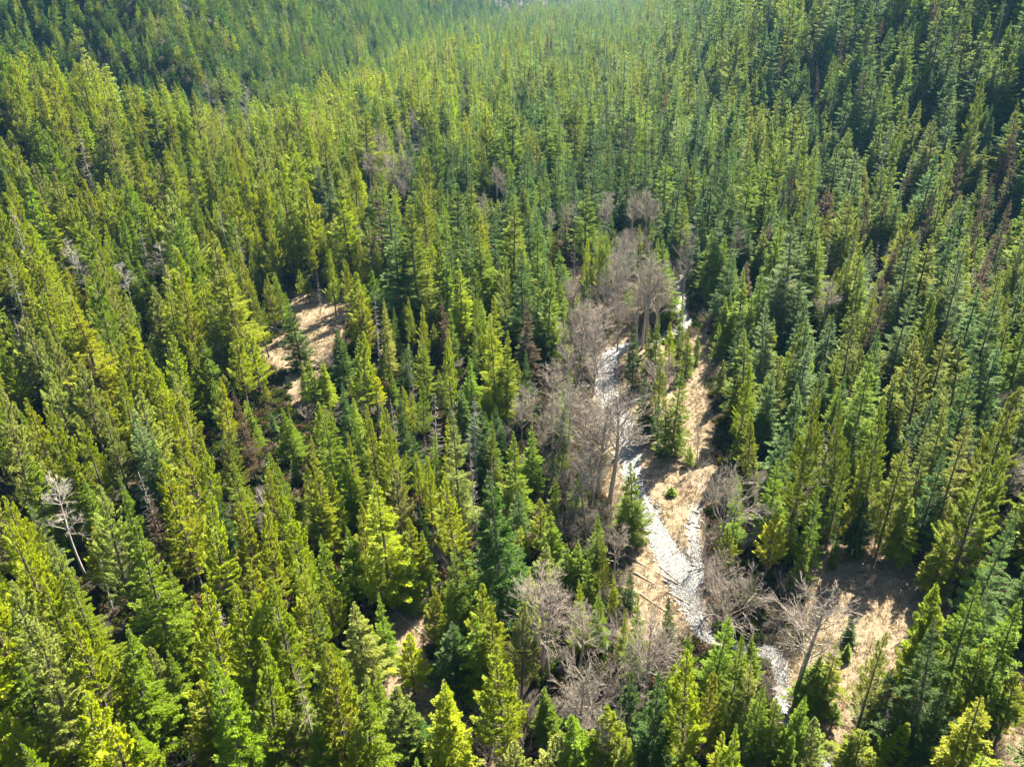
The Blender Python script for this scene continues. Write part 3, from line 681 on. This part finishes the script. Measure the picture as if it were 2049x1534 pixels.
# water: a ribbon a little wider than each course, cut by the banks
mb = MB()
for ci, C in enumerate((CREEK, SIDE)):
    T = np.gradient(C[:, :2], axis=0); T /= np.linalg.norm(T, axis=1)[:, None]; Nn = np.stack([-T[:, 1], T[:, 0]], 1)
    k = np.linspace(-1, 1, 7); W = (C[:, 2] + 1.6)
    P = C[:, None, :2] + k[None, :, None] * W[:, None, None] * Nn[:, None, :]
    P = np.concatenate([P, np.full(P.shape[:2] + (1,), WATER_Z - 0.02 * ci)], -1); P[..., 2] += 0.02 * rng.normal(0, 1, P.shape[:2])
    n = len(C); q = (np.arange(n - 1)[:, None] * 7 + np.arange(6)).ravel()
    mb.add(P.reshape(-1, 3), np.stack([q, q + 1, q + 8, q + 7], 1))
link('creek', mb.mesh('creek', M_WATER, True), kind='structure')

mb = MB(); x0, x1, y0, y1, z0, z1 = -2700, 3350, -250, 4330, -4, 172
hv = [(a, b, c) for c in (z0, z1) for b in (y0, y1) for a in (x0, x1)]
mb.add(hv, [(0, 2, 3, 1), (4, 5, 7, 6), (0, 1, 5, 4), (2, 6, 7, 3), (0, 4, 6, 2), (1, 3, 7, 5)])
link('haze', mb.mesh('haze', M_HAZE), kind='stuff')

# ------------------------------------------------------------------ instanced stuff
def make_instancer(name, pts, idx, rot, scl, tint, meshes, **props):
    """one object whose points carry copies of the given meshes"""
    pc = bpy.data.collections.new(name + '_kinds')
    for i, me in enumerate(meshes):
        pc.objects.link(bpy.data.objects.new('%s_kind_%02d' % (name, i), me))
    me = bpy.data.meshes.new(name); n = len(pts); me.vertices.add(n); me.vertices.foreach_set('co', np.asarray(pts, np.float32).ravel())
    for nm, ty, key, arr in (('idx', 'INT', 'value', np.asarray(idx, np.int32)), ('rot', 'FLOAT_VECTOR', 'vector', np.asarray(rot, np.float32).ravel()),
                             ('scl', 'FLOAT_VECTOR', 'vector', np.asarray(scl, np.float32).ravel()), ('tint', 'FLOAT_VECTOR', 'vector', np.asarray(tint, np.float32).ravel())):
        a = me.attributes.new(nm, ty, 'POINT'); a.data.foreach_set(key, arr)
    ng = bpy.data.node_groups.new(name, 'GeometryNodeTree')
    ng.interface.new_socket('Geometry', in_out='INPUT', socket_type='NodeSocketGeometry'); ng.interface.new_socket('Geometry', in_out='OUTPUT', socket_type='NodeSocketGeometry')
    N, Lk = ng.nodes, ng.links; gi, go = N.new('NodeGroupInput'), N.new('NodeGroupOutput')
    ci = N.new('GeometryNodeCollectionInfo'); ci.inputs['Collection'].default_value = pc; ci.inputs['Separate Children'].default_value = True
    ip = N.new('GeometryNodeInstanceOnPoints'); ip.inputs['Pick Instance'].default_value = True
    def att(nm, ty):
        a = N.new('GeometryNodeInputNamedAttribute'); a.data_type = ty; a.inputs[0].default_value = nm; return a.outputs[0]
    Lk.new(gi.outputs[0], ip.inputs['Points']); Lk.new(ci.outputs[0], ip.inputs['Instance']); Lk.new(att('idx', 'INT'), ip.inputs['Instance Index'])
    Lk.new(att('rot', 'FLOAT_VECTOR'), ip.inputs['Rotation']); Lk.new(att('scl', 'FLOAT_VECTOR'), ip.inputs['Scale']); Lk.new(ip.outputs[0], go.inputs[0])
    o = link(name, me, **props); md = o.modifiers.new('spread', 'NODES'); md.node_group = ng
    return o

# ------------------------------------------------------------------ individual trees and the mass beyond them
def scale_of(t):
    if t['mesh'] in ('spruce', 'fir', 'pine'): s = t['r'] / R0; return (s, s, t['h'] / H0)
    s = t['h'] / 20.0; return (s * t['r'], s * t['r'], s)
NAMES = {'spruce': 'spruce_tree', 'fir': 'fir_tree', 'pine': 'pine_tree', 'brown': 'browned_conifer', 'tall': 'bare_cottonwood', 'broad': 'bare_cottonwood', 'shrub': 'bare_alder', 'snag': 'dead_snag', 'pale': 'dead_snag'}
score = vis + 0.0
chosen = set()
for nm in set(NAMES.values()):
    ids = [i for i in range(len(trees)) if NAMES[trees[i]['kind']] == nm and vis[i] >= 3]
    ids.sort(key=lambda i: -(score[i] + (25 if trees[i]['hand'] else 0)))
    chosen.update(ids[:290])
# landmarks that labels refer to: phrase -> photo point
LAND = [('the lone dark spruce in the dry meadow', 590, 660), ('the tall broad cone-shaped golden fir', 750, 1040), ('the cream-grey snag with splayed broken limbs', 30, 830),
        ('the white-stemmed dead tree', 110, 1020), ('the big bare cottonwood beside the creek', 1470, 970), ('the log crossing the gravel bar', 1320, 1150), ('the spruce standing at the creek edge', 1275, 980),
        ('the wooded island in the creek', 1340, 800), ('the creek bend', 1210, 740), ('the pair of small pines at the meadow edge', 605, 570), ('the rust-topped fir', 1050, 660), ('the dark thick spruce of the hollow', 1000, 1020),
        ('the golden twin-stemmed pine', 1390, 1370), ('the wide bare cottonwood with hooked limbs', 1190, 1330), ('the bare leaning cottonwood by the tan clearing', 1620, 1250), ('the tiny spruce in the tan clearing', 1708, 1250), ('the bright cone fir above the clearing', 1825, 1060),
        ('the tall slim pine with the bare stem', 1630, 850), ('the bristly grey snag', 1655, 920), ('the stand of brown conifers', 1940, 380), ('the grey cottonwood thicket', 775, 310), ('the cottonwood grove above the bend', 1290, 540),
        ('the shaded hillside', 550, 160), ('the lit spur', 120, 260), ('the twin white dead trees', 275, 530), ('the yellow pine alone in the small opening', 816, 1310), ('the neat cone spruce of the southern opening', 888, 1420), ('the broad olive pine near the corner', 150, 1300),
        ('the valley mouth', 1200, 60), ('the steep eastern slope', 1750, 250), ('the pale cottonwood at the foot of the slope', 1150, 400), ('the split trunk thicket', 1130, 820), ('the big dark pine clump by the clearing', 1900, 1330),
        ('the thin bare snags in the shade', 900, 840), ('the silvery fir on the western flat', 270, 880), ('the yellow pine above the meadow', 715, 630), ('the broad pale pine at the frame corner', 30, 1300), ('the silver-blue fir on the steep slope', 1900, 560),
        ('the ridge of firs above the island', 1560, 480), ('the western pine flat', 250, 400), ('the pine bench', 500, 330), ('the middle valley floor', 1000, 230)]
ORD = ['first', 'second', 'third', 'fourth', 'fifth', 'sixth', 'seventh', 'eighth', 'ninth', 'tenth', 'eleventh', 'twelfth']
def ordinal(n): return ORD[n] if n < 12 else '%dth' % (n + 1)
WORD = {'spruce': 'spruce', 'fir': 'fir', 'pine': 'pine', 'brown': 'browned conifer', 'tall': 'bare cottonwood', 'broad': 'bare cottonwood', 'shrub': 'bare alder', 'snag': 'dead snag', 'pale': 'dead tree'}
um, vm = (ut + ub) / 2, (vt * .6 + vb * .4)
bucket = {}
for i in chosen:
    best = min(range(len(LAND)), key=lambda k: math.hypot(um[i] - LAND[k][1], vm[i] - LAND[k][2]))
    dx, dy = um[i] - LAND[best][1], vm[i] - LAND[best][2]
    if math.hypot(dx, dy) < 14: dr = 'at'
    elif abs(dx) > abs(dy): dr = 'left of' if dx < 0 else 'right of'
    else: dr = 'behind' if dy < 0 else 'in front of'
    bucket.setdefault((best, dr, WORD[trees[i]['kind']]), []).append((math.hypot(dx, dy), i))
label = {}
for (b, dr, wd), L in bucket.items():
    L.sort()
    for n, (_, i) in enumerate(L):
        t = trees[i]
        size = 'tall' if t['h'] > 19 else ('small' if t['h'] < 11 else 'mid-height')
        if wd in ('spruce', 'fir', 'pine'): sh = 'broad ' if t['r'] / t['h'] > 0.155 else ('slim ' if t['r'] / t['h'] < 0.108 else '')
        else: sh = ''
        col = TNAME[t['tint']] + ' ' if t['mesh'] in ('spruce', 'fir', 'pine') and t['kind'] != 'brown' else (TNAME[t['tint']].split('-')[0] + '-tinged ' if t['kind'] == 'brown' else {'snag': 'grey ', 'pale': 'white ', 'tall': 'grey-brown ', 'broad': 'wide grey-brown ', 'shrub': 'many-stemmed '}[t['kind']])
        if len(L) == 1 and dr == 'at': s = '%s %s%s%s at %s' % (size, sh, col, wd, LAND[b][0])
        else: s = '%s %s%s%s, %s %s %s' % (size, sh, col, wd, ordinal(n), dr, LAND[b][0])
        if len(s.replace('-', ' ').split()) > 16: s = s.replace('mid-height ', '').replace(' the ', ' ', 0)
        if len(s.split()) > 13: s = s.replace(' with hooked limbs', '').replace('small ', '').replace('tall ', '', 1).replace('slim ', '', 1)
        while len(s.split()) > 16: s = s.split(' ', 1)[1]
        label[i] = ' '.join(s.split())
SPECIAL = {('spruce', 584, 610): 'lone dark green spruce with its shadow in the dry western meadow', ('fir', 748, 950): 'tall broad golden cone-shaped fir standing clear of its neighbours',
           ('spruce', 1277, 921): 'green spruce at the creek edge, water visible behind it', ('pine', 816, 1265): 'short yellow pine alone in the small sunlit opening',
           ('spruce', 888, 1342): 'neat cone-shaped bright spruce in the southern opening', ('pine', 1391, 1296): 'golden twin-stemmed pine just below the creek and log jam',
           ('spruce', 1709, 1230): 'tiny dark spruce standing alone in the tan eastern clearing', ('spruce', 1345, 972): 'knee-high green spruce seedling alone on the dry gravel bar',
           ('brown', 1050, 600): 'green fir with a rusty red dying top, by the alder thicket', ('broad', 1465, 890): 'wide spreading bare grey cottonwood on the creek side of the spruces',
           ('pale', 98, 938): 'dead tree with a thin curved white stem on the western slope', ('snag', 1662, 842): 'bristly pale grey snag with many curved dead limbs, among eastern pines',
           ('pine', 1642, 757): 'very tall slim pine with a long dark stem showing, east of the bar', ('tall', 1645, 1150): 'leaning bare cottonwood with a dark stem beside the tan clearing',
           ('spruce', 996, 930): 'largest thick dark-sided spruce at the edge of the shaded hollow', ('pine', 715, 583): 'golden pine standing at the upper corner of the dry meadow'}
for i in range(NH):
    t = trees[i]
    for (k, u, v), s in SPECIAL.items():
        if t['kind'] == k and abs(ut[i] - u) < 4 and abs(vt[i] - v) < 6 and i in label: label[i] = s
GROUPS = {'spruce_tree': 'spruce trees of the valley forest', 'fir_tree': 'fir trees of the valley forest', 'pine_tree': 'pine trees of the valley forest', 'browned_conifer': 'dead and dying brown conifers',
          'bare_cottonwood': 'leafless cottonwoods along the creek', 'bare_alder': 'leafless alders and willows along the creek', 'dead_snag': 'standing dead snags'}
made = {}
for i in sorted(chosen, key=lambda i: -vis[i]):
    t = trees[i]; nm = NAMES[t['kind']]
    root = link(nm, None, label=label[i], category='bush' if t['kind'] == 'shrub' else 'tree', group=GROUPS[nm])
    root.location = (t['x'], t['y'], t['z']); root.scale = scale_of(t); root.rotation_euler = (t['lean'][0], t['lean'][1], t['rot'])
    tm, cm = PROTO[t['mesh']][t['pi']]
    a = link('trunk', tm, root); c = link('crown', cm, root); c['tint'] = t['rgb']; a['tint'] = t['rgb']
    made[nm] = made.get(nm, 0) + 1
print('individual', made)

# prototypes for the mass: one mesh with both materials
def joined(tr, cr, mat, name):
    m = MB(); m.v, m.f, m.n = [], [], 0
    nt_ = sum(len(f) for f in tr.f)
    Vt = np.concatenate(tr.v); Vc = np.concatenate(cr.v)
    m.add(Vt, np.concatenate(tr.f)); m.add(Vc, np.concatenate(cr.f))
    C = np.concatenate(cr.c) if cr.c else np.ones((len(Vc), 3)); m.c = [np.concatenate([np.ones((len(Vt), 3)), C]).astype(np.float32)]
    me = m.mesh(name, mat, False)
    if cr.c:
        me.materials.append(M_NEEDLE); k = np.zeros(len(me.polygons), np.int32); k[nt_:] = 1; me.polygons.foreach_set('material_index', k)
    return me
mass = {}
for i in range(len(trees)):
    if i in chosen: continue
    t = trees[i]; key = {'spruce_tree': 'spruce_forest', 'fir_tree': 'fir_forest', 'pine_tree': 'pine_forest', 'browned_conifer': 'browned_conifer_stand'}.get(NAMES[t['kind']], 'bare_thicket')
    mass.setdefault(key, []).append(i)
LOW = {}
for kind in ('spruce', 'fir', 'pine'):
    LOW[kind] = []
    for far, dn, n in ((0, 2.4, 4), (1, 0.8, 4)):
        for i in range(n):
            tr, cr = make_conifer(9000 + 40 * len(LOW) + far * 20 + i, kind, dn); LOW[kind].append(joined(tr, cr, M_BARK, kind))
for k in FORMS:
    LOW[k] = []
    for i in range(2):
        tr, tw = make_bare(800 + i, k); LOW[k].append(joined(tr, tw, FORMS[k][1], k))
for key, ids in mass.items():
    forms = sorted({trees[i]['mesh'] for i in ids}); meshes = []; start = {}
    for f in forms: start[f] = len(meshes); meshes += LOW[f]
    pts, ix, ro, scs, ti = [], [], [], [], []
    for i in ids:
        t = trees[i]; k = 2 if t['mesh'] in FORMS else 4
        far = 4 if (k == 4 and math.hypot(t['x'], t['y']) > 330) else 0
        pts.append((t['x'], t['y'], t['z'])); ix.append(start[t['mesh']] + far + t['pi'] % k); ro.append((t['lean'][0], t['lean'][1], t['rot'])); scs.append(scale_of(t)); ti.append(t['rgb'])
    lab = {'spruce_forest': 'mass of green spruces filling the valley beyond the nearer trees', 'fir_forest': 'mass of blue-green firs filling the slopes beyond the nearer trees', 'pine_forest': 'mass of yellow-green pines filling the valley beyond the nearer trees',
           'browned_conifer_stand': 'scattered brown dying conifers in the distant forest', 'bare_thicket': 'leafless thicket mixed through the forest along the creek'}[key]
    make_instancer(key, pts, ix, ro, scs, ti, meshes, kind='stuff', label=lab)
    print(key, len(ids))

# ------------------------------------------------------------------ fallen logs
def make_log(seed, L, rad, curved=0.12):
    g = np.random.default_rng(seed); n = 9; s = np.linspace(0, 1, n); m = MB()
    P = np.stack([s * L, np.sin(s * 3.1 + seed) * curved * L * 0.08, 0.0 * s], 1); P[:, 1] -= P[0, 1]
    m.tube(P, rad * (1 - 0.55 * s) * (1 + 0.06 * g.normal(0, 1, n)), 8); stubs = []
    for _ in range(int(4 + L * 0.5)):
        t = g.uniform(0.25, 0.97); q = np.array([np.interp(t, s, P[:, k]) for k in range(3)]); a = g.uniform(0, math.pi); l = g.uniform(0.3, 1.1)
        k = MB(); k.tube([q, q + np.array([0.4 * l, math.cos(a) * l, math.sin(a) * l * 0.7])], [0.045, 0.012], 4); stubs.append(k)
    return m, stubs
LOGS = [((1252, 1110), (1362, 1168), .22, 'long pale log reaching over the bank into the creek', M_LOG), ((1270, 1145), (1378, 1206), .24, 'long dark-edged log lying across the lower creek bank', M_LOG),
 ((1318, 1128), (1370, 1172), .14, 'thin log end resting in the white water', M_LOG), ((1391, 1062), (1346, 1106), .17, 'slim pale log dipping from the gravel bar into the creek', M_LOG),
 ((1246, 1104), (1294, 1086), .10, 'thin branch-like log near the creek-edge spruce', M_LOG), ((1298, 1010), (1307, 1042), .26, 'short white log on the edge of the gravel bar', M_PALE),
 ((1280, 1186), (1332, 1222), .17, 'log on dry grass below the crossed logs', M_LOG), ((1267, 1192), (1278, 1225), .12, 'short pale log standing off the dry bank', M_LOG),
 ((1402, 968), (1350, 1084), .15, 'dark slender log across the dry bar under the cottonwood', M_ALDER), ((533, 655), (577, 665), .3, 'grey log at the meadow edge beside the lone spruce', M_GREYWOOD),
 ((503, 702), (572, 686), .14, 'long thin log crossing the lower dry meadow', M_GREYWOOD), ((572, 588), (602, 585), .3, 'pale logs end at the upper meadow corner', M_GREYWOOD),
 ((790, 1222), (868, 1287), .16, 'long broken reddish log in the southern opening', M_LOG), ((745, 1240), (794, 1241), .1, 'thin pale pole lying level in the southern opening', M_GREYWOOD),
 ((755, 1278), (792, 1284), .1, 'thin grey pole beside the lone yellow pine', M_GREYWOOD), ((776, 1504), (820, 1485), .13, 'pale pole slanting at the foot of the southern opening', M_GREYWOOD),
 ((828, 1404), (862, 1409), .09, 'thin grey pole in shade near the cone spruce', M_GREYWOOD), ((1226, 1245), (1250, 1190), .14, 'pale log leaning down the bank under small spruces', M_LOG),
 ((1192, 1255), (1232, 1256), .12, 'short pale pole among bare cottonwoods', M_GREYWOOD), ((1235, 845), (1262, 860), .16, 'driftwood log lying in the middle of the creek', M_LOG),
 ((1228, 895), (1262, 905), .12, 'driftwood pole across the shallow water by the bare cottonwood', M_LOG), ((655, 1092), (698, 1078), .1, 'dark pole in the shaded nook', M_GREYWOOD), ((680, 825), (700, 812), .14, 'pale pole on tan ground under pines', M_GREYWOOD),
 ((1612, 1228), (1652, 1212), .08, 'thin pale stick on the tan clearing', M_LOG), ((1415, 760), (1445, 790), .09, 'thin stick on the dry strip behind the island', M_LOG)]
for n, (a, b, rad, lab, mat) in enumerate(LOGS):
    ax, ay = ground_hit(*a); bx, by = ground_hit(*b); L = math.hypot(bx - ax, by - ay)
    az_, bz_ = float(terrain(ax, ay)), float(terrain(bx, by)); az_, bz_ = max(az_, WATER_Z - .05) + rad * .6, max(bz_, WATER_Z - .05) + rad * .4
    rad *= 0.6; m, stubs = make_log(60 + n, math.hypot(L, bz_ - az_), rad)
    root = link('fallen_log', None, label=lab, category='log', group='fallen logs'); root.location = (ax, ay, az_); root.rotation_euler = (0, -math.atan2(bz_ - az_, L), math.atan2(by - ay, bx - ax))
    link('stem', m.mesh('log_stem', mat, True), root)
    for k in stubs: link('branch_stub', k.mesh('branch_stub', mat), root)

# ------------------------------------------------------------------ ground cover nobody could count
def blade_tuft(seed, n, hgt, wid, spread):
    g = np.random.default_rng(seed); m = MB(); V, F = [], []
    for i in range(n):
        a = g.uniform(0, 6.28); r = g.uniform(0, spread); b = np.array([math.cos(a) * r, math.sin(a) * r, 0]); h = hgt * g.uniform(.5, 1.1); l = np.array([math.cos(a), math.sin(a), 0]) * h * g.uniform(.15, .9)
        w_ = np.array([-math.sin(a), math.cos(a), 0]) * wid * .5; k = len(V); mid = b + l * .4 + np.array([0, 0, h * .6]); tip = b + l + np.array([0, 0, h * .75])
        V += [b - w_, b + w_, mid + w_ * .8, mid - w_ * .8, tip]; F += [(k, k + 1, k + 2), (k, k + 2, k + 3), (k + 3, k + 2, k + 4)]
    m.add(V, F); return m
def bush(seed, hgt):
    g = np.random.default_rng(seed); m = MB(); n = 130
    P = g.normal(0, 1, (n, 3)); P /= np.linalg.norm(P, axis=1)[:, None]; P *= g.uniform(.5, 1, n)[:, None]; P[:, 2] = np.abs(P[:, 2]) * hgt; P[:, :2] *= hgt * .8
    D = g.normal(0, 1, (n, 3)); D[:, 2] += .6; D /= np.linalg.norm(D, axis=1)[:, None]; W = np.cross(D, g.normal(0, 1, (n, 3))); W /= np.linalg.norm(W, axis=1)[:, None]; l = g.uniform(.16, .34, n)[:, None]
    V = np.stack([P, P + D * l * .5 + W * l * .28, P + D * l, P + D * l * .5 - W * l * .28], 1).reshape(-1, 3); k = np.arange(n)[:, None] * 4
    m.add(V, np.concatenate([k + [0, 1, 2], k + [0, 2, 3]])); return m
def rock(seed):
    g = np.random.default_rng(seed); m = MB(); th = np.arange(7) * 2 * math.pi / 7; V = [(0, 0, .75)]
    for z, r in ((.55, .6), (.15, 1.0), (-.3, .8)):
        for a in th: q = r * g.uniform(.75, 1.15); V.append((math.cos(a + z) * q, math.sin(a + z) * q * .8, z * g.uniform(.8, 1.2)))
    F = [(0, 1 + i, 1 + (i + 1) % 7) for i in range(7)]
    for L in range(2):
        for i in range(7): a, b = 1 + L * 7 + i, 1 + L * 7 + (i + 1) % 7; F += [(a, a + 7, b + 7), (a, b + 7, b)]
    m.add(V, F); return m
def spread(n, xr, yr): return rng.uniform(*xr, n), rng.uniform(*yr, n)
px_, py_ = spread(420000, (-110, 140), (22, 260)); osd = open_sd(px_, py_); chd = channel(px_, py_)
k = (osd < 0.6 + rng.normal(0, .8, len(px_))) & (chd > .3); k &= rng.uniform(0, 1, len(px_)) < 0.55 + .45 * vnoise(px_, py_, 4, 31); gx_, gy_ = px_[k][:26000], py_[k][:26000]; n = len(gx_)
gz_ = terrain(gx_, gy_) - .03; sc_ = rng.uniform(.6, 1.5, n) ** 1.2; base = np.array([.36, .28, .17]); tt = base * rng.uniform(.6, 1.25, (n, 1)) * np.stack([np.ones(n), 1 + .12 * vnoise(gx_, gy_, 7, 33), np.ones(n)], 1)
make_instancer('dry_grass', np.stack([gx_, gy_, gz_], 1), rng.integers(0, 4, n), np.stack([0 * gx_, 0 * gx_, rng.uniform(0, 6.28, n)], 1), np.stack([sc_] * 3, 1), tt, [blade_tuft(i, 11, .30, .05, .25).mesh('tuft', M_BLADE) for i in range(4)], kind='stuff', label='matted straw-coloured grass on the bars and clearings')
px_, py_ = spread(120000, (-200, 230), (18, 330)); osd = open_sd(px_, py_); chd = channel(px_, py_)
vis_in = np.abs(px_) < .8 * py_ + 40; k = vis_in & (osd > -1.0) & (chd > 1.0) & (vnoise(px_, py_, 9, 41) > -.55); px_, py_ = px_[k], py_[k]; n = len(px_)
sc_ = rng.uniform(.5, 1.7, n); pal = np.array([(.060, .105, .012), (.10, .115, .018), (.13, .085, .045), (.16, .12, .08), (.045, .075, .012)]); tt = pal[rng.integers(0, 5, n)] * rng.uniform(.7, 1.3, (n, 1))
make_instancer('undergrowth', np.stack([px_, py_, terrain(px_, py_) - .05], 1), rng.integers(0, 4, n), np.stack([0 * px_, 0 * px_, rng.uniform(0, 6.28, n)], 1), np.stack([sc_] * 3, 1), tt, [bush(70 + i, .7).mesh('bush', M_BLADE) for i in range(4)], kind='stuff', label='low green and brown undergrowth on the forest floor')
px_, py_ = spread(40000, (-40, 110), (30, 240)); chd = channel(px_, py_); osd = open_sd(px_, py_); al = poly_sd(px_, py_, ALDER)
k = (chd > .8) & ((al < 2) | (np.abs(osd) < 1.6)) & (vnoise(px_, py_, 6, 51) > 0.0); px_, py_ = px_[k][:900], py_[k][:900]; n = len(px_)
tw4 = []
for i in range(4):
    g = np.random.default_rng(900 + i); m = MB(); m2 = MB()
    for j in range(6):
        a = g.uniform(0, 6.28); e = g.uniform(.8, 1.4); grow(m, (0, 0, 0), (math.cos(a) * math.cos(e), math.sin(a) * math.cos(e), math.sin(e)), g.uniform(1, 2), .018, 2, g, .45, .04, [3, 4], .009)
    tw4.append(m.mesh('brush', M_ALDER))
sc_ = rng.uniform(.6, 1.6, n)
make_instancer('brush_undergrowth', np.stack([px_, py_, terrain(px_, py_) - .05], 1), rng.integers(0, 4, n), np.stack([0 * px_, 0 * px_, rng.uniform(0, 6.28, n)], 1), np.stack([sc_] * 3, 1), np.ones((n, 3)), tw4, kind='stuff', label='leafless grey-brown brush along the creek banks')
px_, py_ = spread(220000, (-10, 110), (22, 250)); chd = channel(px_, py_); k = (chd < .5 + rng.exponential(.5, len(px_))) & (chd > -6) ; k &= (rng.uniform(0, 1, len(px_)) < np.where(chd < -.3, .07, .8)); px_, py_ = px_[k][:9000], py_[k][:9000]; n = len(px_)
sc_ = .07 + rng.exponential(.09, n); sc_ = np.clip(sc_, .06, .55)
zz_ = np.where(channel(px_, py_) < 0, WATER_Z - sc_ * rng.uniform(.1, .7, n), terrain(px_, py_))
make_instancer('creek_pebbles', np.stack([px_, py_, zz_], 1), rng.integers(0, 5, n), rng.uniform(-.4, .4, (n, 3)) + np.stack([0 * px_, 0 * px_, rng.uniform(0, 6.28, n)], 1), np.stack([sc_, sc_ * rng.uniform(.7, 1.2, n), sc_ * rng.uniform(.5, .9, n)], 1), np.ones((n, 3)), [rock(i).mesh('stone', M_STONE, True) for i in range(5)], kind='stuff', label='rounded grey stones in and beside the creek')
